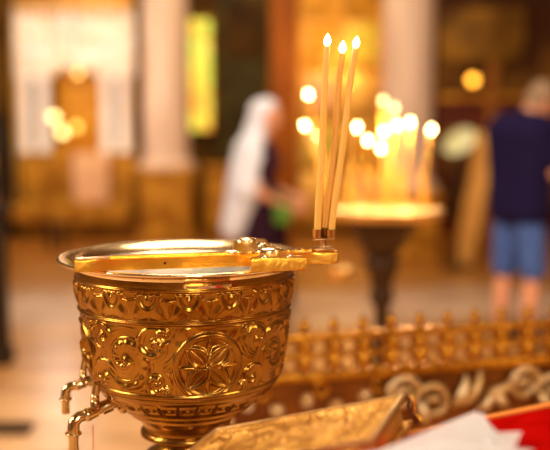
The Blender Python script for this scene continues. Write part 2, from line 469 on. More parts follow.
# tall stand beneath the font (mostly outside the frame)
bm = BM()
lathe(bm, [(0, 0), (.20, 0), (.20, .04), (.14, .07), (.06, .12), (.045, .3), (.07, .42), (.045, .55), (.055, .74), (.13, .79), (.15, .80), (.15, .83), (0, .83)], n=64, c=(0, 0, 0))
fs = obj('font_stand', bm, M_wood); fs.location = (FC.x, FC.y, 0)
tag(fs, 'turned brown wooden pedestal carrying the gilded font', 'stand')

# ------------------------------------------------------------------ cross laid over the rim
zr = FC.z + .0046
A = Vector((-.304, 1.520, zr)); B = Vector((.092, 1.610, zr))
cr_ = empty('gilded_cross', A, 0)
cr_.rotation_euler = (0, 0, math.atan2(B.y - A.y, B.x - A.x))
tag(cr_, 'gilded hand cross laid flat across the rim of the font, holding three candles', 'cross')
Lc = (B - A).length
T = .0185
bm = BM()
prism(bm, [(-.004, -.019), (.022, -.020), (.035, -.016), (Lc - .16, -.017), (Lc - .045, -.017), (Lc - .03, -.022), (Lc + .004, -.021), (Lc + .008, -.012), (Lc + .008, .012), (Lc + .004, .021), (Lc - .03, .022), (Lc - .045, .015), (Lc - .16, .014), (.04, .013), (.018, .018), (-.004, .016)], 0, T, bev=.0028)
obj('shaft', bm, M_cross, cr_)
bm = BM()   # raised inner moulding on the shaft
prism(bm, [(.05, -.006), (Lc - .17, -.007), (Lc - .17, .007), (.05, .006)], T, T + .003, bev=.001)
for k in range(9): ball(bm, (Lc - .135 + k * .0125, 0, T), .0045, s=(1, 1, .7), sub=2)
obj('moulding', bm, M_cross, cr_)
xc = .302
bm = BM()
prism(bm, [(xc - .020, -.02), (xc - .022, -.038), (xc - .042, -.050), (xc - .044, -.072), (xc + .043, -.072), (xc + .042, -.050), (xc + .022, -.038), (xc + .020, -.02),
           (xc + .018, .02), (xc + .018, .135), (xc + .03, .15), (xc + .028, .165), (xc, .175), (xc - .028, .165), (xc - .03, .15), (xc - .018, .135), (xc - .018, .02)], -.0008, T + .001, bev=.0028)
obj('crossbar', bm, M_cross, cr_)
M_boss = mat('pale_polished_gilding', (.97, .74, .42), .2, 1)
for c_, r_, s_ in (((xc, 0, T + .002), .016, (1.4, 1, .5)), ((xc, .036, T), .011, (1, 1.5, .6)), ((xc - .008, .148, T), .015, (1.2, 1, .5)), ((xc + .003, .075, T), .011, (.8, 1.3, .7)),
                   ((xc - .020, -.060, T), .006, (1, 1, .7)), ((xc + .020, -.060, T), .006, (1, 1, .7)), ((xc - .06, 0, T + .002), .009, (1.8, .8, .5))):
    bm = BM(); ball(bm, c_, r_, s=s_); obj('boss', bm, M_boss, cr_)
# bore in the side of the shaft, its shade painted as a dark bead
bm = BM(); ball(bm, (.133, -.0170, T * .5), .0020, s=(1, .5, 1), sub=2); obj('bore_shade', bm, M_dark, cr_)
# three-socket holder
hb = at(323, 249, 1.610)
hl = MW(cr_).inverted() @ Vector((hb.x, 1.606, zr + T))
bm = BM()
box(bm, hl + Vector((0.000, 0, .003)), (.032, .022, .006), bev=.0015)
tube(bm, [hl + Vector((0, 0, .004)), hl + Vector((0, 0, .010)), hl + Vector((0, 0, .020))], [.006, .0045, .005], n=14)
box(bm, hl + Vector((0, 0, .0195)), (.034, .022, .0035), bev=.001)
holder = obj('candle_holder', bm, mat('holder_brass', (.50, .27, .10), .35, 1), cr_)
tops = [(327, 47), (342, 54), (355, 49)]
bases = [(317.5, 234), (325.5, 232), (331, 234)]
depth = [1.604, 1.614, 1.604]
sizes = [.0058, .0056, .0058]
clabel = ['lit thin beeswax taper, leftmost and most upright of the three on the cross',
          'lit thin beeswax taper, middle one of the three in the cross holder',
          'lit thin beeswax taper leaning right, rightmost of the three on the cross']
def flame_bm(h, r):
    bm = BM(); n = 14
    prof = [(0, 0)] + [(r * math.sin(PI * (t / n) ** .72) ** .9 if t < n else 0, h * t / n) for t in range(1, n + 1)]
    lathe(bm, prof, n=16); return bm
for i in range(3):
    a = at(*bases[i], depth[i]); b = at(*tops[i], depth[i] + .004)
    d = (b - a); L = d.length
    rot = d.to_track_quat('Z', 'Y')
    sock = BM(); lathe(sock, [(.0055, -.004), (.0075, -.001), (.0078, .010), (.0085, .012), (.0072, .012), (.0066, .002), (0, .002)], n=20, c=MW(cr_).inverted() @ (a - d.normalized() * .004))
    obj('socket', sock, holder.data.materials[0], holder)
    c = empty('taper_candle', a); c.rotation_mode = 'QUATERNION'; c.rotation_quaternion = rot
    tag(c, clabel[i], 'candle', 'three tapers burning on the cross')
    bm = BM(); n = 14
    tube(bm, [Vector((.0012 * math.sin(k * 1.1 + i) * math.sin(PI * k / n), .0008 * math.sin(k * .7), L * k / n)) for k in range(n + 1)], [sizes[i] * (1 - .12 * k / n) for k in range(n + 1)], n=16)
    ball(bm, (0, 0, L), sizes[i] * .86, s=(1, 1, .45), sub=2)
    obj('wax', bm, M_wax, c)
    bm = BM(); tube(bm, [(0, 0, L), (.0004, 0, L + .006)], .0007, n=6); obj('wick', bm, M_wick, c)
    f = obj('flame', flame_bm(.0205, .0058), M_flame, c); f.location = (0, 0, L + .001)
    f.rotation_euler = (0, [-.05, .0, -.35][i], 0)

# ------------------------------------------------------------------ slanted lectern, gospel book, papers
O = Vector((0, 0, CAMZ))
Lp, P = at(215, 428, 1.38), at(405, 393, 1.30)
Q = at(378, 438, 1.10)
e1 = P - Lp; e2 = Q - P
u1 = e1.normalized(); e2 = e2 - u1 * e2.dot(u1); u2 = e2.normalized()
n_ = u2.cross(u1).normalized()
if n_.z < 0: n_ = -n_
BL, BWd, BT = e1.length, e2.length, .043
def frame(o, x, y, z):
    m = Matrix((x, y, z)).transposed().to_4x4(); m.translation = o; return m
FR = frame(P - n_ * BT, -u1, u2, n_)      # origin far right bottom corner, x to the left, y towards the viewer, z up
if FR.determinant() < 0:
    FR = frame(Lp - n_ * BT, u1, u2, n_); flip = True
else: flip = False
# work in coordinates (s along e1 from left, t towards viewer, h height)
def W(s, t, h): return Lp - n_ * BT + u1 * s + u2 * t + n_ * h
book = empty('gospel_book', W(BL / 2, BWd / 2, 0))
tag(book, 'thick gilded book with an embossed metal cover lying on the red lectern', 'book')
def hexa(bm, s0, s1, t0, t1, h0, h1, bev=0, org=None):
    vs = [bm.verts.new(W(s, t, h) - org) for h in (h0, h1) for (s, t) in ((s0, t0), (s1, t0), (s1, t1), (s0, t1))]
    fs = [(0, 1, 2, 3), (4, 5, 6, 7), (0, 1, 5, 4), (1, 2, 6, 5), (2, 3, 7, 6), (3, 0, 4, 7)]
    F_ = [bm.faces.new([vs[i] for i in f]) for f in fs]
    if bev:
        bmesh.ops.bevel(bm, geom=list({e for f in F_ for e in f.edges}), offset=bev, segments=2, affect='EDGES')
bo = book.location.copy()
bm = BM(); hexa(bm, .008, BL - .010, .008, BWd - .006, .006, BT - .009, org=bo); obj('page_block', bm, M_side, book, smooth=False)
bm = BM(); hexa(bm, 0, BL, 0, BWd, 0, .006, .001, org=bo); obj('back_cover', bm, M_cover, book)
bm = BM(); hexa(bm, 0, BL, 0, BWd, BT - .010, BT - .0035, .001, org=bo)
obj('front_cover', bm, M_cover, book)
# relief sheet on the cover
def cover_relief():
    nx, ny = 260, 190
    X, Y = np.meshgrid(np.linspace(.010, BL - .010, nx), np.linspace(.010, BWd - .010, ny))
    rng = np.random.RandomState(3)
    H = np.zeros_like(X)
    cx, cy = BL / 2, BWd / 2
    r = np.hypot((X - cx) / .085, (Y - cy) / .062)
    H += .8 * g(r - 1, .06) + .5 * g(r - .85, .03)
    ph = np.arctan2(Y - cy, X - cx)
    H += (r < .8) * (.5 + .5 * np.cos(8 * ph)) * (1 - r) * 1.2
    for k in range(300):
        x0, y0 = rng.rand() * BL, rng.rand() * BWd
        if math.hypot((x0 - cx) / .085, (y0 - cy) / .062) < 1.1: continue
        R = .004 + .005 * rng.rand(); rr = np.hypot(X - x0, Y - y0)
        H = np.maximum(H, g(rr - R, .0014) * .9 + g(rr, R * .35) * .7)
    bx = np.minimum(np.minimum(X - .010, BL - .010 - X), np.minimum(Y - .010, BWd - .010 - Y))
    H = np.where(bx < .016, .9 * np.abs(np.sin((X + Y) / .0045)) * g(bx - .008, .006), H) + .9 * g(bx - .018, .0015)
    H *= .0030
    bm = BM(); vs = []
    for j in range(ny):
        vs.append([bm.verts.new(W(X[j, i], Y[j, i], BT - .0034 + (H[j, i] if 0 < i < nx - 1 and 0 < j < ny - 1 else -.001)) - bo) for i in range(nx)])
    for j in range(ny - 1):
        for i in range(nx - 1): bm.faces.new((vs[j][i], vs[j][i + 1], vs[j + 1][i + 1], vs[j + 1][i]))
    return bm
o = obj('embossed_plate', cover_relief(), M_cover, book)
bm = BM()
w_ = .0055
for (a, b, c, d) in ((0, BL, 0, w_), (0, BL, BWd - w_, BWd), (0, w_, w_, BWd - w_), (BL - w_, BL, w_, BWd - w_)):
    hexa(bm, a, b, c, d, BT - .005, BT, .0012, org=bo)
obj('cover_frame', bm, M_edge, book)
# curved clasp strap at the far right corner
bm = BM()
tube(bm, [W(BL + .001, .002, BT - .003) - bo, W(BL + .003, .002, BT - .012) - bo, W(BL + .0005, .002, .024) - bo, W(BL + .004, .002, .014) - bo, W(BL + .007, .002, .006) - bo, W(BL + .004, .001, .001) - bo], .0028, n=8)
obj('clasp', bm, mat('dark_clasp', (.16, .05, .02), .5, .5), book)
bm = BM()
tube(bm, [W(BL + .006, .000, BT - .004) - bo, W(BL + .010, .000, .028) - bo, W(BL + .006, .000, .014) - bo, W(BL + .013, 0.00, .003) - bo], .0020, n=8)
obj('strap', bm, M_cross, book)

# red cloth top: same plane
def plane_hit(px, py, h=0.0):
    r = (at(px, py, 1.0) - O); base = W(0, 0, h)
    return O + r * (n_.dot(base - O) / n_.dot(r))
E1, E2 = plane_hit(412, 434, -.0046), plane_hit(550, 406, -.0046)
du = (E2 - E1).normalized(); dv = n_.cross(du); dv = -dv if dv.y > 0 else dv
S0 = E1 - du * .27
lect = empty('lectern', (S0 + du * .35 + dv * .2).xy.to_3d())
tag(lect, 'slanted lectern top covered in red velvet beside the gilded book', 'lectern')
lo_ = lect.location.copy()
LT, LD = .62, .36
def LW(a, b, h): return S0 + du * a + dv * b + n_ * h - lo_
bm = BM()
vs = [bm.verts.new(LW(a, b, h)) for h in (-.03, -.006) for a, b in ((.01, .01), (LT - .01, .01), (LT - .01, LD - .01), (.01, LD - .01))]
for f in ((0, 1, 2, 3), (4, 5, 6, 7), (0, 1, 5, 4), (1, 2, 6, 5), (2, 3, 7, 6), (3, 0, 4, 7)): bm.faces.new([vs[i] for i in f])
obj('board', bm, M_wood, lect, smooth=False)
bm = BM()   # cloth: top sheet and hanging skirts as one draped mesh
nx, ny = 60, 40
grid = [[None] * ny for _ in range(nx)]
for i in range(nx):
    for j in range(ny):
        a = (i / (nx - 1)) * (LT + .24) - .12; b = (j / (ny - 1)) * (LD + .24) - .12
        ca, cb = min(max(a, 0), LT), min(max(b, 0), LD)
        over = max(abs(a - ca), abs(b - cb))
        p = LW(ca, cb, -.001)
        off = (du * (a - ca) + dv * (b - cb)) * .08
        wv = .006 * math.sin(40 * (a + b)) * over / .12
        p = p + off + Vector((0, 0, -over)) + off.normalized() * wv if over > 0 else p
        grid[i][j] = bm.verts.new(p)
for i in range(nx - 1):
    for j in range(ny - 1): bm.faces.new((grid[i][j], grid[i + 1][j], grid[i + 1][j + 1], grid[i][j + 1]))
obj('velvet_cover', bm, M_red, lect)
bm = BM()
tube(bm, [LW(-.002, -.002, .001), LW(LT + .002, -.002, .001), LW(LT + .002, LD, .001), LW(-.002, LD, .001), LW(-.002, -.002, .001)], .0034, n=8)
obj('braid_trim', bm, M_redtrim, lect)
low = LW(.1, .2, -.03)
bm = BM()
cpt = LW(.40, .2, -.03)
for a, b in ((.10, .05), (LT - .12, .05), (LT - .12, LD - .05), (.10, LD - .05)):
    q = LW(a, b, -.03); bm2 = BM()
    box(bm2, (q.x, q.y, (q.z - lo_.z) / 2), (.04, .04, q.z), bev=.003)
    obj('leg', bm2, M_wood, lect)
bm.free()

# crumpled white papers in front
def sheet(name, ctrl, label, nsub=14, thick=.0006):
    """ctrl: 4 corner points + bulge height; builds a bent sheet"""
    bm = BM(); (a, b, c, d), bulge, seed = ctrl
    R = random.Random(seed); k1, k2 = R.uniform(4, 8), R.uniform(3, 7)
    vs = []
    for i in range(nsub + 1):
        row = []
        for j in range(nsub + 1):
            s_, t_ = i / nsub, j / nsub
            p = a * (1 - s_) * (1 - t_) + b * s_ * (1 - t_) + c * s_ * t_ + d * (1 - s_) * t_
            e = 4 * s_ * (1 - s_) * 4 * t_ * (1 - t_)
            tri = abs(((s_ * k1 + t_ * k2) % 1) - .5) * 2
            p = p + n_ * (bulge * e + .003 * tri * e)
            row.append(bm.verts.new(p))
        vs.append(row)
    for i in range(nsub):
        for j in range(nsub): bm.faces.new((vs[i][j], vs[i + 1][j], vs[i + 1][j + 1], vs[i][j + 1]))
    bmesh.ops.solidify(bm, geom=bm.faces[:], thickness=thick)
    o = obj(name, bm, M_paper); tag(o, label, 'paper', 'white papers heaped on the lectern'); return o
H = plane_hit
def up(px, py, D): return at(px, py, D)
sheet('paper_sheet', ((up(382, 449, 1.07), up(476, 411, 1.13), up(505, 440, 1.08), H(400, 520, .006)), .004, 1), 'white crumpled sheet with raised peak, tallest of the papers beside the gilded book')
sheet('paper_sheet', ((H(458, 447, .003), up(482, 411, 1.125), up(497, 437, 1.10), H(520, 500, .004)), .002, 2), 'white sheet folded down behind the raised peak of the papers')
sheet('paper_sheet', ((H(440, 452, .006), H(480, 433, .014), up(522, 431.5, 1.10), H(505, 470, .006)), .003, 3), 'white sheet with a sharp corner pointing right over red velvet')
sheet('paper_sheet', ((up(335, 458, 1.04), up(440, 440, 1.03), up(535, 451, 1.0), H(420, 520, .004)), .006, 5), 'white sheet lying lowest and nearest, along the bottom edge')

# ------------------------------------------------------------------ gilded railing
R0 = at(236, 324, 2.47); R1 = at(560, 313, 2.72)
R0.z = R1.z = CAMZ - .535
rd = Vector((R1.x - R0.x, R1.y - R0.y, 0)); RL = rd.length + .45
rail = empty('gilded_railing', (R0.x, R0.y, 0), math.atan2(rd.y, rd.x))
tag(rail, 'low gilded openwork railing with ball finials, rings and leafy scrolls', 'railing')
ZT = R0.z - .030     # top of upper rail
N = int(RL / .080)
bm = BM(); box(bm, (RL / 2, 0, ZT - .008), (RL, .030, .016), bev=.004); obj('rail', bm, M_rail, rail)
bm = BM(); box(bm, (RL / 2, 0, ZT - .112), (RL, .034, .022), bev=.005); obj('rail', bm, M_rail, rail)
bm = BM(); box(bm, (RL / 2, 0, ZT - .056), (RL, .012, .010), bev=.003); obj('rail', bm, M_rail, rail)
bm = BM(); box(bm, (RL / 2, .03, (ZT - .13) / 2 + .02), (RL, .03, ZT - .16)); obj('panel', bm, M_railback, rail, smooth=False)
bm = BM(); box(bm, (RL / 2, .02, .04), (RL, .10, .08), bev=.01); obj('base', bm, M_rail, rail)
fin_me = bal_me = ring_me = None
for k in range(N + 1):
    x = .02 + k * .080
    if fin_me is None:
        bm = BM(); lathe(bm, [(0, .046), (.003, .042), (.006, .037), (.010, .033), (.0135, .025), (.0125, .017), (.007, .011), (.006, .007), (.011, .004), (.012, 0)], n=18)
        f = obj('finial', bm, M_rail, rail); fin_me = f.data
        bm = BM(); lathe(bm, [(.010, 0), (.010, -.006), (.016, -.016), (.017, -.026), (.010, -.036), (.008, -.042), (.010, -.046), (.016, -.056), (.017, -.066), (.010, -.078), (.010, -.088)], n=16)
        b = obj('baluster', bm, M_rail, rail); bal_me = b.data
        bm = BM(); ring(bm, (0, 0, 0), .0215, .0052, rot=Euler((PI / 2, 0, 0)).to_matrix(), n=22, m=8)
        r = obj('ring', bm, M_rail, rail); ring_me = r.data
        rr_ = [r]
    else:
        f = bpy.data.objects.new('finial', fin_me); b = bpy.data.objects.new('baluster', bal_me)
        for o in (f, b): col.objects.link(o); o.parent = rail
        rr_ = []
    f.location = (x, 0, ZT); b.location = (x, 0, ZT - .014)
    if k < N:
        while len(rr_) < 2:
            r = bpy.data.objects.new('ring', ring_me); col.objects.link(r); r.parent = rail; rr_.append(r)
        rr_[0].location = (x + .040, 0, ZT - .035); rr_[1].location = (x + .040, 0, ZT - .079)
def scroll(cx, cz, R, turns, a0, sgn, r0, name='scroll'):
    if cx > RL - .06: return
    bm = BM(); n = 60; pts = []; rad = []
    for i in range(n + 1):
        t = i / n; a = a0 + sgn * turns * 2 * PI * t; r = R * (1 - .8 * t)
        pts.append((cx + r * math.cos(a), -.006 - .006 * math.sin(PI * t), cz + r * math.sin(a))); rad.append(r0 * (1.15 - .7 * t))
    tube(bm, pts, rad, n=10); ball(bm, pts[-1], r0 * 1.5, sub=2); ball(bm, pts[0], r0 * 1.2, sub=2)
    return obj(name, bm, M_railpale, rail)
def leaf(cx, cz, ln, ang, w=.014):
    if cx > RL - .08: return
    bm = BM(); n = 12; pts = []; rad = []
    ln *= 1.25; w *= 1.15
    for i in range(n + 1):
        t = i / n; a = ang + .5 * (t - .5)
        pts.append((cx + ln * t * math.cos(a), -.010 - .008 * math.sin(PI * t), cz + ln * t * math.sin(a))); rad.append(max(.002, w * math.sin(PI * (.1 + .85 * t))))
    tube(bm, pts, rad, n=10)
    return obj('leaf', bm, M_railpale, rail)
zs = ZT - .185
mod = .36
Mi = MW(rail).inverted()
cx0 = (Mi @ at(425, 395, 2.55)).x
for k in (-2, 0, 1, 2) :
    cx = cx0 + k * mod
    if cx < .05 or cx > RL - .05: continue
    scroll(cx - .045, zs + .01, .050, 1.4, PI * .05, 1, .011)
    scroll(cx + .045, zs - .02, .052, 1.3, PI * .9, -1, .010)
    leaf(cx + .10, zs - .035, .075, .9); leaf(cx + .125, zs - .03, .085, .75); leaf(cx + .17, zs - .05, .06, .6)
    leaf(cx + .02, zs - .08, .06, 1.7); leaf(cx - .1, zs - .05, .05, 2.2); leaf(cx + .26, zs - .01, .05, 2.8, .012)
    leaf(cx + .22, zs + .0, .05, .2, .012)
for k in range(16):     # rosettes along the lower edge of the plain stretch
    x = .03 + k * .080
    if x > cx0 - .10: break
    bm = BM(); lathe(bm, [(0, .012), (.008, .011), (.012, .006), (.017, .007), (.020, .003), (.020, -.01)], n=16, c=(x, .012, ZT - .176 - .022 * (k % 2)), axis=Euler((PI / 2, 0, 0)).to_matrix())
    obj('rosette', bm, M_railpale, rail)
for k in range(4):
    x = .07 + k * .16
    if x > cx0 - .10: break
    bm = BM(); ring(bm, (x, .012, ZT - .150), .018, .006, rot=Euler((PI / 2, 0, 0)).to_matrix()); obj('wreath', bm, M_rail, rail)

# ------------------------------------------------------------------ candle stand
SC = at(385, 210, 4.5)
TR = .272
stand = empty('candle_stand', (SC.x - .01, 4.5, 0))
tag(stand, 'dark bronze pedestal stand with a round sand tray full of burning candles', 'candle stand')
zt = SC.z
bm = BM()
lathe(bm, [(0, 0), (.20, 0), (.20, .03), (.12, .07), (.05, .13), (.035, .25), (.045, .45), (.033, .52), (.036, .62), (.06, .655), (.050, .69), (.045, .72), (.075, .80), (.085, .83), (.07, .85)], n=40)
lathe(bm, [(.03, .60), (.03, .61)], n=10)
obj('pedestal', bm, M_bronze, stand)
bm = BM()
lathe(bm, [(.05, .84), (.075, .86), (.10, .90), (.125, zt - .11), (.155, zt - .06), (.175, zt - .035), (.05, zt - .03)], n=48)
obj('cup', bm, M_bronze, stand)
bm = BM()
lathe(bm, [(.0, zt - .035), (TR - .02, zt - .032), (TR, zt - .022), (TR + .003, zt + .006), (TR - .003, zt + .008), (TR - .008, zt - .004), (TR - .01, zt - .02), (0, zt - .02)], n=72)
obj('tray', bm, M_trayrim, stand)
bm = BM()
lathe(bm, [(TR - .010, zt - .006), (.15, zt - .002), (0, zt + .003)], n=64)
tag(obj('sand', bm, M_sand, stand), kind='stuff')
bm = BM()
cc = at(340, 274, 4.45) - stand.location
lathe(bm, [(0, -.03), (.03, -.03), (.05, -.015), (.062, .02), (.066, .026), (.06, .026), (.045, -.01), (0, -.012)], n=28, c=cc)
tube(bm, [cc + Vector((.05, .02, 0)), Vector((0.02, 0, cc.z - .01))], .008, n=8)
obj('stub_dish', bm, M_trayrim, stand)

# burning candles: (flame px, flame py, base px, base depth)
CN = [(309, 93, 330, 4.42, 'uppermost flame left of the near tapers'),
      (306, 124, 333, 4.36, 'leaning furthest left, lower than the uppermost'),
      (317, 134, 336, 4.47, 'half hidden behind the leftmost near taper'),
      (357, 126, 352, 4.34, 'large flame just right of near taper'),
      (368, 139, 366, 4.38, 'front middle, lower flame of left pair'),
      (381, 147, 379, 4.33, 'shortest flame at the front middle of the tray'),
      (384, 130, 384, 4.50, 'in the crowded centre, behind the shortest'),
      (383, 99, 380, 4.62, 'highest at the back, in place of a farther lamp'),
      (394, 106, 390, 4.66, 'right of the highest, in place of a farther lamp'),
      (397, 124, 394, 4.45, 'bright one right of the crowded centre'),
      (410, 121, 404, 4.52, 'second flame from the right edge of the tray'),
      (431, 128, 421, 4.47, 'standing apart at the right edge of the tray')]
for i, (fx, fy, bx, D, desc) in enumerate(CN):
    base = at(bx, 205, D); base.z = zt - .004
    top = at(fx, fy + 5, D)
    d = top - base; L = d.length
    c = empty('church_candle', base); c.rotation_mode = 'QUATERNION'; c.rotation_quaternion = d.to_track_quat('Z', 'Y')
    tag(c, 'lit candle on the round stand, ' + desc, 'candle', 'candles burning on the round stand')
    bm = BM(); tube(bm, [(0, 0, 0), (.001, 0, L * .5), (0, 0, L)], [.0062, .006, .0055], n=12); obj('wax', bm, M_wax2, c)
    bm = BM(); tube(bm, [(0, 0, L), (0, 0, L + .006)], .0009, n=6); obj('wick', bm, M_wick, c)
    dim = i in (7, 8)  # these two dim candles stand in for lamps farther back
    f = obj('flame', flame_bm(.030, .0105 if dim else .0088), M_flame3 if dim else M_flame2, c); f.location = (0, 0, L + .002)
# unlit / burnt-down candle stubs planted in the sand
random.seed(21)
stub_me = None
for k in range(22):
    a = random.uniform(0, 2 * PI); rr = TR * .82 * math.sqrt(random.random())
    h = random.uniform(.05, .22)
    bm = BM(); tube(bm, [(0, 0, 0), (random.uniform(-.02, .02), 0, h)], [.006, .0055], n=8)
    o = obj('spent_candle', bm, M_wax2); o.location = (stand.location.x + rr * math.cos(a), 4.5 + rr * math.sin(a), zt - .005)
    tag(o, 'short unlit honey-coloured candle standing in the sand of the round stand', 'candle', 'unlit candles in the sand tray')

# ------------------------------------------------------------------ background architecture (back of the nave)
def X(px, Y): return at(px, 200, Y).x
def Z(py, Y): return at(275, py, Y).z
YS = 12.2
def dims(px0, px1, py0, py1, Y):
    return X(px0, Y), X(px1, Y), Z(py1, Y), Z(py0, Y)

# marble shrine
shr = empty('marble_shrine', (X(79, YS), YS, 0))
tag(shr, 'carved cream marble shrine with white columns and a golden niche behind lamps', 'shrine')
def sb(name, px0, px1, py0, py1, y0, y1, m, parent=shr, bev=.01):
    x0, x1, z0, z1 = dims(px0, px1, py0, py1, YS)
    bm = BM(); box(bm, ((x0 + x1) / 2 - parent.location.x, (y0 + y1) / 2, (z0 + z1) / 2), (x1 - x0, y1 - y0, z1 - z0), bev=bev)
    return obj(name, bm, m, parent)
z_b = lambda py: Z(py, YS)
x0, x1, _, _ = dims(20, 135, 0, 10, YS)
sx = shr.location.x
bm = BM(); box(bm, (0, .2, z_b(150) / 2), (1.36, .55, z_b(150) - .0), bev=.02); obj('base', bm, M_plinth, shr)
sb('altar_front', 78, 112, 152, 215, -.28, -.17, mat('pale_pink_marble', (.80, .46, .27), .5, c2=(.66, .34, .16), scale=3))
sb('step', 20, 132, 200, 219, -.40, -.17, M_plinth)
for px in (28, 46, 109, 126):
    x = X(px, YS) - sx; zb, ztp = z_b(152), z_b(73)
    bm = BM(); lathe(bm, [(.10, zb), (.10, zb + .04), (.075, zb + .06), (.072, ztp - .12), (.09, ztp - .08), (.11, ztp - .02), (.11, ztp)], n=24, c=(x, -.03, 0))
    obj('column', bm, M_marblew, shr)
bm = BM(); zb, ztp = z_b(75), z_b(8)
# arch panel with a scalloped lower edge
out = [(-.70, ztp), (-.70, zb)]
xa0, xa1 = X(56, YS) - sx, X(101, YS) - sx
for k in range(13):
    a = PI - PI * k / 12; out.append(((xa0 + xa1) / 2 + (xa1 - xa0) / 2 * math.cos(a), zb + .07 * math.sin(a)))
out += [(.70, zb), (.70, ztp)]
prism(bm, [(x, z) for x, z in out], -.12, .12, M=Matrix.Rotation(PI / 2, 4, 'X'))
obj('arch_panel', bm, M_lace, shr, smooth=False)
for (px, py, r) in ((76, 30, .16), (42, 50, .13), (110, 50, .13)):
    bm = BM(); c = (X(px, YS) - sx, -.13, z_b(py)); rt = Euler((PI / 2, 0, 0)).to_matrix()
    ring(bm, c, r, .03, rot=rt); ring(bm, c, r * .6, .02, rot=rt); ball(bm, c, r * .25)
    obj('rosette', bm, M_marblew, shr)
for k in range(14):
    for zz, rb in ((z_b(14), .03), (z_b(68), .022)):
        bm = BM(); ball(bm, (-.62 + k * .0954, -.14, zz), rb, sub=2); obj('bead', bm, M_gold, shr)
bm = BM(); box(bm, (0, .02, z_b(3)), (1.42, .42, .14), bev=.03); box(bm, (0, 0, z_b(-8)), (1.44, .5, .09), bev=.02); obj('cornice', bm, M_gold, shr)
bm = BM(); box(bm, (0, 0, z_b(-30)), (1.2, .3, .4), bev=.05); obj('pediment', bm, M_lace, shr)
sb('niche_icon', 55, 102, 60, 152, .20, .26, M_icon)
sb('pilaster', 17, 20, 8, 230, -.05, .3, M_gold); sb('pilaster', 131, 134, 8, 230, -.05, .3, M_plinth)

bx_ = at(57, 226, 11.0)
o = empty('low_stool', (bx_.x, 11.0, 0)); tag(o, 'small dark low stool on the floor in front of the marble shrine', 'stool')
bm = BM(); box(bm, (0, 0, .27), (.20, .20, .04), bev=.008); obj('seat', bm, M_black, o)
for a_ in (-.075, .075):
    for b_ in (-.075, .075):
        bm = BM(); box(bm, (a_, b_, .13), (.03, .03, .26), bev=.004); obj('leg', bm, M_black, o)
# hanging lamps in front of the shrine
YLm = 11.3
for (px, py, m, r, lab) in ((54, 117, M_lampy, .050, 'yellow glowing oil lamp, upper left of the three before the shrine'),
                           (62, 132.5, M_lampy, .050, 'yellow glowing oil lamp, lowest of the three before the shrine'),
                           (76, 127, emat('amber_lamp_glow', (1, .56, .09), 3), .050, 'amber glowing oil lamp, rightmost of the three before the shrine'),
                           (78, 73, emat('dim_orange_lamp_glow', (1, .50, .12), 4), .045, 'dim orange lamp hanging under the shrine arch'),
                           (473, 80, M_lampo, .050, 'single orange lamp glowing alone against the dark right wall')):
    p = at(px, py, (11.75 if px == 78 else YLm) if px < 200 else 10.5)
    l = empty('hanging_lamp', p); tag(l, lab, 'lamp', 'lamps hanging in the nave')
    bm = BM(); ball(bm, (0, 0, 0), r, s=(.9, .9, .9)); obj('glass_globe', bm, m, l)
    bm = BM(); lathe(bm, [(.004, -r * 1.3), (.012, -r * 1.15), (r * .3, -r * .98), (r * .5, -r * .82)], n=20)
    obj('cup', bm, M_trayrim, l)
    bm = BM(); tube(bm, [(0, 0, r * .85), (0, 0, ZC - p.z)], .004, n=6); obj('chain', bm, M_bronze, l)

# columns
def column(px, Y, rad, m, label, ped_w, ped_top):
    c = empty('marble_column', (X(px, Y), Y, 0)); tag(c, label, 'column')
    zb = Z(ped_top, Y)
    bm = BM(); n = 96; prof = [(1.25, zb), (1.28, zb + .05), (1.1, zb + .09), (1.02, zb + .13)]
    rings = []
    hs = [zb + .13, 2, 3, 4, 5, ZC - .4]
    for (q, z) in prof: rings.append([(q * rad, z, 0)] )
    vs = []
    for q, z in prof: vs.append([bm.verts.new((q * rad * math.cos(2 * PI * k / n), q * rad * math.sin(2 * PI * k / n), z)) for k in range(n)])
    for z in hs: vs.append([bm.verts.new(((rad * (1 - .03 * abs(math.sin(8 * 2 * PI * k / n)))) * math.cos(2 * PI * k / n), (rad * (1 - .03 * abs(math.sin(8 * 2 * PI * k / n)))) * math.sin(2 * PI * k / n), z)) for k in range(n)])
    for a, b in zip(vs, vs[1:]):
        for k in range(n): bm.faces.new((a[k], a[(k + 1) % n], b[(k + 1) % n], b[k]))
    obj('shaft', bm, m, c)
    bm = BM(); lathe(bm, [(rad, ZC - .4), (rad * 1.3, ZC - .2), (rad * 1.5, ZC - .1), (rad * 1.5, ZC)], n=32); obj('capital', bm, M_gold, c)
    bm = BM(); box(bm, (0, 0, zb / 2), (ped_w * .9, ped_w * .9, zb - .1), bev=.02)
    box(bm, (0, 0, .07), (ped_w, ped_w, .14), bev=.02); box(bm, (0, 0, zb - .05), (ped_w, ped_w, .1), bev=.02)
    obj('pedestal', bm, M_plinth, c)
    return c
column(167, 12.1, .275, M_marble, 'pale rosy marble column left of the glowing yellow window', .70, 168)
column(406, 10.4, .265, M_marble, 'pale rosy marble column rising behind the burning candles', .66, 190)
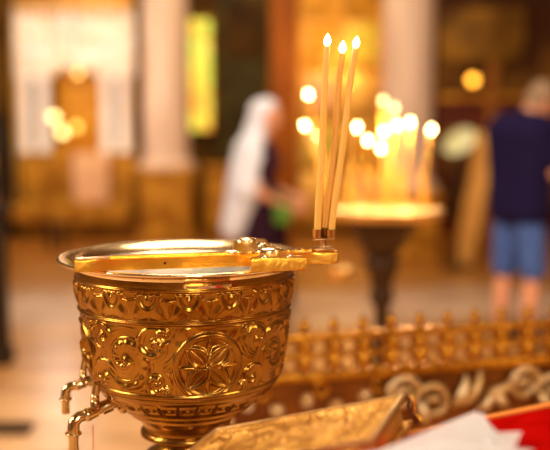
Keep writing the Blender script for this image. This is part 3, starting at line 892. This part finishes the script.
# dark gap strip and olive wall panel beside the window
def flat(name, px0, px1, py0, py1, Y, m, label, cat, th=.06, ornaments=True):
    x0, x1, z0, z1 = dims(px0, px1, py0, py1, Y)
    e = empty(name, ((x0 + x1) / 2, Y, max(0, z0))); tag(e, label, cat)
    zb = max(0, z0); w, h = x1 - x0, z1 - zb
    bm = BM(); box(bm, (0, 0, h / 2), (w, th, h), bev=.01); obj('board', bm, m, e)
    return e, w, h
e, w, h = flat('wall_panelling', 218, 271, -30, 232, 12.75, M_green, 'dark olive panelling between the yellow window and the orange pilaster', 'panelling')
for k in range(3):
    bm = BM(); zc = h * (.18 + .3 * k); box(bm, (0, -.05, zc), (w * .7, .04, h * .22), bev=.02); obj('raised_field', bm, M_green if k < 2 else M_wallb, e)
e, w, h = flat('pilaster', 270, 297, -40, 230, 12.5, M_orange, 'orange brown lacquered pilaster behind the veiled woman', 'pilaster', th=.3)
for k in (-1, 1):
    bm = BM(); tube(bm, [(k * w * .25, -.16, .3), (k * w * .25, -.16, h - .1)], .03, n=12); obj('reed', bm, M_orange, e)
e, w, h = flat('icon_screen', 298, 383, -40, 226, 12.55, M_iconog, 'gilded icon screen glowing behind the three near candle flames', 'icon screen', th=.12)
for r_ in range(4):
    for c_ in range(2):
        x = (c_ - .5) * w * .48; zc = .42 + r_ * .62
        if zc > h - .1: continue
        mm = [M_icon, M_gold, mat('yellow_green_icon', (.62, .50, .06), .5), mat('rosy_icon', (.80, .42, .20), .5)][(r_ + c_ * 2 + 1) % 4]
        fr = BM(); box(fr, (x, -.075, zc), (w * .42, .04, .52), bev=.012); f = obj('icon_frame', fr, M_gold, e)
        ic = BM(); box(ic, (x, -.098, zc), (w * .32, .02, .42), bev=.005); obj('icon', ic, mm, f)
for k in (-1, 0, 1):
    bm = BM(); tube(bm, [(k * w * .48, -.09, .1), (k * w * .48, -.09, h - .1)], .035, n=12); obj('colonnette', bm, M_gold, e)

# glowing window
x0, x1, z0, z1 = dims(190, 212, 18, 131, 12.7)
win = empty('window_1', ((x0 + x1) / 2, 12.82, (z0 + z1) / 2)); win['kind'] = 'structure'
wm = bpy.data.materials.new('stained_glass'); wm.use_nodes = True; nt = wm.node_tree; b = nt.nodes['Principled BSDF']
tc = nt.nodes.new('ShaderNodeTexCoord'); vo = nt.nodes.new('ShaderNodeTexVoronoi'); vo.inputs['Scale'].default_value = 7
nt.links.new(tc.outputs['Object'], vo.inputs['Vector']); rp = nt.nodes.new('ShaderNodeValToRGB'); sp = nt.nodes.new('ShaderNodeSeparateColor')
nt.links.new(vo.outputs['Color'], sp.inputs[0]); nt.links.new(sp.outputs[0], rp.inputs[0])
cr = rp.color_ramp; cr.elements[0].color = (1, .72, .05, 1); cr.elements[1].color = (.95, .30, .03, 1); q = cr.elements.new(.35); q.color = (1, .85, .12, 1); q = cr.elements.new(.6); q.color = (.55, .75, .06, 1); q = cr.elements.new(.75); q.color = (1, .62, .06, 1)
nt.links.new(rp.outputs[0], b.inputs['Emission Color']); b.inputs['Emission Strength'].default_value = 1.0; b.inputs['Base Color'].default_value = (.2, .15, .03, 1)
w, h = x1 - x0, z1 - z0
bm = BM(); box(bm, (0, 0, 0), (w, .02, h)); obj('pane', bm, wm, win, smooth=False)
bm = BM()
for sx_ in (-1, 0, 1): box(bm, (sx_ * w / 2, -.02, 0), (.02, .04, h + .03))
for k in range(7): box(bm, (0, -.02, -h / 2 + k * h / 6), (w, .03, .014))
obj('window_frame', bm, M_plinth, win, smooth=False)

# low carved bench/stall to the left of the woman
e, w, h = flat('choir_stall', 205, 236, 168, 232, 12.3, M_plinth, 'low carved ochre stall front beside the column pedestal', 'stall', th=.3)
bm = BM(); box(bm, (0, 0, h + .02), (w * 1.08, .4, .05), bev=.01); obj('top_ledge', bm, M_plinth, e)

# dark post at the left edge, dark grate strip on the floor
p = at(-6, 372, 1.5 / .257)
bm = BM(); box(bm, (0, 0, .45), (.12, .12, .9), bev=.01); box(bm, (0, 0, .93), (.17, .17, .06), bev=.012); box(bm, (0, 0, .05), (.16, .16, .10), bev=.01)
o = obj('dark_post', bm, M_black); o.location = (X(-6, 5.9) , 5.9, 0)
tag(o, 'near-black wooden post standing at the left edge', 'post')
bm = BM(); g0 = at(-30, 437, 1.5 / .324); box(bm, (0, 0, .006), (.50, .16, .012), bev=.002)
for k in range(9): box(bm, (-.22 + k * .055, 0, .013), (.012, .15, .004))
o = obj('floor_grate', bm, M_black, smooth=False); o.location = (at(-20, 437, 4.63).x, 4.63, 0)
tag(o, 'small dark metal grate let into the marble floor', 'grate')

# dark bench left of shrine
e, w, h = flat('dark_cabinet', -40, 9, 120, 236, 12.1, M_black, 'near-black low cabinet left of the marble shrine', 'cabinet', th=.4)
bm = BM(); box(bm, (w * .1, -.22, h * .62), (w * .4, .03, h * .2), bev=.01); obj('gilded_door', bm, M_plinth, e)
bm = BM(); box(bm, (w * .1, -.22, h * .25), (w * .6, .03, h * .3), bev=.01); obj('door', bm, M_wood, e)
e, w, h = flat('brown_hanging', -30, 13, -40, 115, 12.5, mat('brown_drape', (.07, .025, .006), .8, c2=(.22, .10, .012), scale=1.5), 'brown drapery hanging above the dark cabinet', 'drape', th=.05)

# right wall furniture
e, w, h = flat('wooden_screen', 437, 600, 100, 233, 12.5, mat('red_brown_screen', (.16, .022, .004), .5, c2=(.07, .012, .003), scale=2), 'dark red brown wooden screen along the right of the nave', 'screen', th=.12)
for k in range(5):
    bm = BM(); box(bm, (-w / 2 + w * (k + .5) / 5, -.075, h * .45), (w * .15, .03, h * .7), bev=.015); obj('raised_field', bm, M_wallr, e)
bm = BM(); box(bm, (0, -.02, h + .03), (w, .2, .07), bev=.015); obj('top_ledge', bm, M_icon, e)
e, w, h = flat('gilded_frieze', 438, 520, 8, 62, 12.84, mat('ochre_frieze', (.40, .19, .02), .5, c2=(.06, .020, .004), scale=2.2, det=4), 'gilded leafy frieze high on the dark right wall', 'frieze', th=.08)
e.location.z = dims(438, 520, 8, 62, 12.84)[2]; e.location.y = 12.8595
bm = BM()
e, w, h = flat('narrow_banner', 484, 496, 62, 250, 12.34, mat('brown_banner', (.36, .13, .02), .7), 'narrow brown gold banner hanging right of the orange lamp', 'banner', th=.02)
# leaning board with round pale plate on its own stand
a, b2 = at(463, 222, 9.8), at(488, 132, 10.2)
bd = empty('leaning_board', Vector((a.x, a.y, 0))); tag(bd, 'honey coloured wooden board leaning against the dark screen behind the man', 'board')
bm = BM(); d = Vector((b2.x - a.x, .4, b2.z - .0)); L = 1.30
rt = d.to_track_quat('Z', 'Y').to_matrix()
box(bm, Vector((.0, 0, 0)) + d * .5, (.22, .04, d.length), rot=rt, bev=.01); obj('plank', bm, M_plank, bd)
for s_ in (-.09, .09):
    bm = BM(); box(bm, d * .5 + rt @ Vector((s_, -.03, 0)), (.025, .02, d.length * .98), rot=rt, bev=.004); obj('batten', bm, M_plank, bd)
pl = at(459, 142, 9.6)
e = empty('pedestal_plate', (pl.x, 9.6, 0)); tag(e, 'pale green oval plate shining on a thin stand behind the candles', 'plate')
bm = BM(); rt = Euler((math.radians(72), math.radians(-28), 0)).to_matrix()
lathe(bm, [(0, .012), (.13, .016), (.165, .03), (.175, .028), (.16, 0), (0, -.01)], n=40, sx=1.0, sy=.62, c=(0, 0, pl.z), axis=Euler((math.radians(75), 0, 0)).to_matrix() @ Euler((0, 0, math.radians(32))).to_matrix())
obj('plate', bm, M_glassp, e)
bm = BM(); lathe(bm, [(0, 0), (.14, 0), (.14, .02), (.02, .06), (.014, .5), (.014, pl.z - .03), (0, pl.z - .02)], n=20, c=(0, .03, 0)); obj('stand', bm, M_bronze, e)

# ------------------------------------------------------------------ people
def hand(bm, wrist, fwd, palm_n, k=1.0, curl=.5):
    """palm and five bent fingers; fwd = finger direction, palm_n = palm facing"""
    fwd = Vector(fwd).normalized(); pn = Vector(palm_n).normalized(); sd = fwd.cross(pn).normalized()
    w = Vector(wrist)
    for s in (-.028, -.009, .010, .028):
        capsule(bm, w + sd * s * .5 * k, w + fwd * .085 * k + sd * s * k, .014 * k, .011 * k)
    for s, ln in ((-.030, .062), (-.010, .078), (.011, .073), (.031, .058)):
        p = w + fwd * .085 * k + sd * s * k; d = fwd.copy()
        for q in range(3):
            d = (d + pn * curl * (.5 + .3 * q)).normalized(); p2 = p + d * ln * k * (.45, .32, .25)[q]
            capsule(bm, p, p2, (.0095 - .001 * q) * k, (.009 - .001 * q) * k); p = p2
    p = w + fwd * .02 * k - sd * .025 * k; d = (fwd - sd * 1.0 + pn * .4).normalized()
    p2 = p + d * .035 * k; capsule(bm, p, p2, .013 * k, .011 * k); d = (fwd - sd * .3 + pn * .5).normalized()
    capsule(bm, p2, p2 + d * .03 * k, .011 * k, .009 * k)

def head(bm, c, rot, k=1.0):
    R = rot
    def B(p, r, s): ball(bm, c + R @ Vector(p) * k, r * k, s=s, rot=R)
    B((-.008, 0, .03), .088, (1.08, .88, 1.0)); B((.022, 0, -.02), .070, (.95, .86, 1.2)); B((.05, 0, -.088), .026, (1, 1.2, .8))
    B((.092, 0, -.018), .016, (1.1, .75, 1.0)); capsule(bm, c + R @ Vector((.082, 0, .018)) * k, c + R @ Vector((.100, 0, -.02)) * k, .009 * k, .013 * k)
    capsule(bm, c + R @ Vector((.080, -.018, -.052)) * k, c + R @ Vector((.080, .018, -.052)) * k, .008 * k, .008 * k)
    for s in (-1, 1):
        B((.0, s * .078, -.01), .022, (.8, .35, 1.3)); B((.052, s * .04, -.03), .03, (1, .8, 1)); B((.068, s * .03, .028), .014, (1, 1.4, .6))

def eyes(par, c, rot, k):
    for s in (-1, 1):
        bm = BM(); ball(bm, c + rot @ Vector((.078, s * .030, .008)) * k, .009 * k, sub=2); obj('eye', bm, M_eye, par)

# man
DM = 6.4
man = empty('person', (X(519, DM), DM, 0), math.radians(38))
tag(man, 'grey haired person in navy T-shirt and blue shorts standing with head bent', 'person')
bm = BM()
hr = Euler((0, math.radians(42), math.radians(-12))).to_matrix(); hc = Vector((.155, -.03, 1.575))
head(bm, hc, hr)
capsule(bm, (.02, 0, 1.42), (.105, -.01, 1.53), .062, .058)
capsule(bm, (0, 0, 1.0), (0, 0, 1.33), .10, .11); capsule(bm, (0, -.08, .94), (0, .08, .94), .10, .10)
capsule(bm, (.0, -.15, 1.385), (.0, .15, 1.385), .055, .055)
for s in (-1, 1):
    capsule(bm, (0, s * .09, .92), (.015, s * .112, .50), .085, .056); capsule(bm, (.015, s * .112, .50), (-.01, s * .115, .30), .052, .050)
    capsule(bm, (-.01, s * .115, .30), (-.02, s * .11, .09), .050, .035); capsule(bm, (-.03, s * .11, .045), (.15, s * .13, .03), .04, .030)
    capsule(bm, (0, s * .18, 1.39), (.06, s * .215, 1.13), .055, .043)
    capsule(bm, (.06, s * .215, 1.13), (.30, s * .10, 1.20), .042, .029)
    hand(bm, Vector((.30, s * .10, 1.20)), (1, -s * .35, .1), (0, -s, .1), .95, .45)
remesh('body', bm, M_skin, man, .0065, 3)
eyes(man, hc, hr, 1)
bm = BM(); ball(bm, hc + hr @ Vector((-.016, 0, .042)), .094, s=(1.05, .93, .98), rot=hr); ball(bm, hc + hr @ Vector((-.045, 0, -.02)), .07, s=(.8, 1.02, 1.1), rot=hr)
remesh('hair', bm, M_hair, man, .007, 3)
bm = BM()
for k in range(15):
    z = .885 + k * .0345; w_ = .082 + .023 * (k / 14); r_ = .136 - .012 * math.sin(PI * k / 14) + .010 * (k / 14)
    capsule(bm, (0, -w_, z), (0, w_, z), r_, r_)
capsule(bm, (.0, -.15, 1.39), (.0, .15, 1.39), .088, .088); capsule(bm, (0, 0, 1.38), (.025, 0, 1.455), .10, .075)
for s in (-1, 1): capsule(bm, (0, s * .165, 1.38), (.045, s * .205, 1.20), .08, .07)
remesh('t_shirt', bm, M_navy, man, .010, 4)
bm = BM()
capsule(bm, (0, -.07, .86), (0, .07, .86), .118, .118)
for s in (-1, 1): capsule(bm, (0, s * .078, .84), (.015, s * .112, .50), .104, .088)
remesh('shorts', bm, M_denim, man, .010, 4)
for s in (-1, 1):
    bm = BM(); capsule(bm, (-.03, s * .11, .045), (.16, s * .13, .035), .047, .036); box(bm, (.06, s * .12, .012), (.27, .09, .024), bev=.01); remesh('shoe', bm, M_shoe, man, .008, 2)

# woman in a white veil
DW = 7.0
wo = empty('person', (X(262, DW), DW, 0), math.radians(-14))
wo.scale = (.96, .96, .96)
tag(wo, 'person in a white head veil and shawl with dark plum skirt, facing right', 'person')
bm = BM()
k = .93
hr = Euler((0, math.radians(10), 0)).to_matrix(); hc = Vector((.055, 0, 1.535))
head(bm, hc, hr, k)
capsule(bm, (.0, 0, 1.33), (.03, 0, 1.46), .048, .045)
capsule(bm, (0, 0, .98), (0, 0, 1.25), .085, .09); capsule(bm, (0, -.07, .90), (0, .07, .90), .09, .09); capsule(bm, (0, -.13, 1.29), (0, .13, 1.29), .058, .058)
for s in (-1, 1):
    capsule(bm, (0, s * .085, .88), (.01, s * .09, .46), .09, .055); capsule(bm, (.01, s * .09, .46), (-.01, s * .09, .08), .052, .034); capsule(bm, (-.02, s * .09, .04), (.13, s * .10, .03), .033, .026)
    capsule(bm, (0, s * .175, 1.28), (.02, s * .21, 1.01), .046, .037)
    capsule(bm, (.02, s * .21, 1.01), (.21, s * .09, .92 + .03 * s), .037, .025)
    hand(bm, Vector((.21, s * .09, .92 + .03 * s)), (1, -s * .3, -.1), (0, -s, .0), .88, .5)
remesh('body', bm, M_skin, wo, .0065, 3)
eyes(wo, hc, hr, k)
bm = BM()   # sleeved plum dress top
for k in range(12):
    z = .90 + k * .033; w_ = .05 + .02 * (k / 11); r_ = .108 - .010 * math.sin(PI * k / 11) + .004 * (k / 11)
    capsule(bm, (0, -w_, z), (0, w_, z), r_, r_)
capsule(bm, (.06, -.06, 1.20), (.06, .06, 1.20), .075, .075)
capsule(bm, (0, -.13, 1.285), (0, .13, 1.285), .072, .072)
for s in (-1, 1): capsule(bm, (0, s * .17, 1.27), (.012, s * .19, 1.12), .065, .055)
remesh('blouse', bm, M_purple, wo, .010, 4)
bm = BM()   # long skirt
rings = []
for z, rx, ry in ((.98, .125, .155), (.88, .155, .185), (.70, .175, .20), (.45, .195, .225), (.22, .215, .245), (.14, .22, .25)):
    rings.append([bm.verts.new(((rx * (1 + .05 * math.sin(9 * a) * (1 - z))) * math.cos(a) + .01, (ry * (1 + .05 * math.sin(9 * a) * (1 - z))) * math.sin(a), z)) for a in [2 * PI * q / 64 for q in range(64)]])
for a, b in zip(rings, rings[1:]):
    for q in range(64): bm.faces.new((a[q], a[(q + 1) % 64], b[(q + 1) % 64], b[q]))
bmesh.ops.solidify(bm, geom=bm.faces[:], thickness=.006)
obj('skirt', bm, M_purple, wo)
# veil: hood around the head open at the face, falling over shoulders and back
bm = BM()
ball(bm, hc + Vector((-.058, 0, .030)), .102, s=(.95, .95, 1.0)); ball(bm, hc + Vector((-.022, 0, .062)), .088, s=(1.0, .98, .9)); capsule(bm, hc + Vector((-.070, 0, .0)), (-.06, 0, 1.36), .085, .10)
for s in (-1, 1):
    capsule(bm, (-.04, s * .08, 1.34), (-.02, s * .17, 1.26), .09, .085)
    capsule(bm, (-.02, s * .17, 1.26), (-.06, s * .20, 1.02), .088, .10)
    capsule(bm, (-.06, s * .16, 1.05), (-.17, s * .12, .74), .115, .095)
    capsule(bm, (-.10, s * .06, 1.15), (-.20, s * .06, .72), .12, .10)
capsule(bm, (-.08, 0, 1.30), (-.14, 0, 1.02), .13, .13); capsule(bm, (-.14, 0, 1.02), (-.20, 0, .72), .12, .10)

remesh('veil', bm, M_white, wo, .010, 12)
for s in (-1, 1):
    bm = BM(); capsule(bm, (-.02, s * .09, .04), (.14, s * .10, .03), .04, .031); box(bm, (.05, s * .095, .01), (.24, .08, .02), bev=.008); remesh('shoe', bm, M_shoe, wo, .008, 2)
bm = BM()
pb = MW(wo).inverted() @ at(283, 214, 6.75)
bag = empty('hand_bag', MW(wo) @ (pb + Vector((0, 0, -.08)))); tag(bag, 'small green cloth bag held by the veiled person', 'bag')
box(bm, (0, 0, .07), (.12, .07, .13), bev=.02); obj('pouch', bm, M_bag, bag)
bm = BM(); tube(bm, [(.05 * math.cos(a), 0, .135 + .07 * math.sin(a)) for a in [PI * q / 12 for q in range(13)]], .006, n=8); obj('handle', bm, M_bag, bag)

# ------------------------------------------------------------------ lights
def area(name, loc, size, energy, color, target):
    l = bpy.data.lights.new(name, 'AREA'); l.shape = 'RECTANGLE'; l.size = size[0]; l.size_y = size[1]; l.energy = energy; l.color = color
    o = bpy.data.objects.new(name, l); col.objects.link(o); o.location = loc
    o.rotation_euler = (Vector(target) - Vector(loc)).to_track_quat('-Z', 'Y').to_euler(); return o
area('area_fill_left', (-5.2, 1.0, 3.6), (2.2, 2.6), 260, (1, .86, .70), (0, 2.2, 1.0))  # area fill added at the left wall; no window is built there
area('area_fill_right', (5.2, -1.0, 4.2), (1.4, 2.6), 120, (1, .80, .56), (0, 2.5, 1.0))  # added area fill by the right wall, not an opening
area('area_fill_front', (1.5, -4.8, 3.4), (1.2, 2.4), 200, (1, .90, .80), (0, 2, 1.2))  # unseen fill added behind the camera for metal reflections and paper
area('area_fill_top', (0, 3.6, 6.2), (2.6, 2.6), 195, (1, .80, .54), (0, 4.2, 0))  # overhead area fill added here; no chandelier is modelled
area('nave_light', (-1.0, 9.0, 6.2), (3.2, 2.0), 165, (1, .80, .52), (-.8, 12.2, 1.2))
def point(name, loc, e, c, r=.04):
    l = bpy.data.lights.new(name, 'POINT'); l.energy = e; l.color = c; l.shadow_soft_size = r
    o = bpy.data.objects.new(name, l); col.objects.link(o); o.location = loc
for dx, dy in ((-.16, -.05), (.03, .06), (.16, 0)):
    point('candle_glow', (stand.location.x + dx, 4.5 + dy, zt + .36), 5, (1, .68, .32), .03)
point('screen_fill', (X(340, 12), 11.9, 2.2), 13, (1, .60, .22), .1)  # point light added to brighten the icon screen; no lamp hangs here
point('shrine_lamp_glow', (X(77, 12), 10.9, 2.0), 34, (1, .84, .68), .1)

wd = bpy.data.worlds.new('nave_air'); sc.world = wd; wd.use_nodes = True
wd.node_tree.nodes['Background'].inputs[0].default_value = (.55, .44, .30, 1); wd.node_tree.nodes['Background'].inputs[1].default_value = .3

# ------------------------------------------------------------------ camera
cd = bpy.data.cameras.new('camera'); cam = bpy.data.objects.new('camera', cd); col.objects.link(cam)
cam.location = (0, 0, CAMZ); cam.rotation_euler = (PI / 2 - PITCH, 0, 0)
cd.sensor_width = 36; cd.lens = 36 * F / 550; cd.clip_start = .05
cd.dof.use_dof = True; cd.dof.focus_distance = 1.545; cd.dof.aperture_fstop = cd.lens / 1000 / .036
cd.dof.aperture_blades = 0
sc.camera = cam
sc.view_settings.view_transform = 'Standard'; sc.view_settings.look = 'None'; sc.view_settings.gamma = 1
sc.view_settings.exposure = 0.5
sc.cycles.use_denoising = True
sc.cycles.max_bounces = 8; sc.cycles.caustics_reflective = False; sc.cycles.caustics_refractive = False
sc.cycles.sample_clamp_indirect = 6
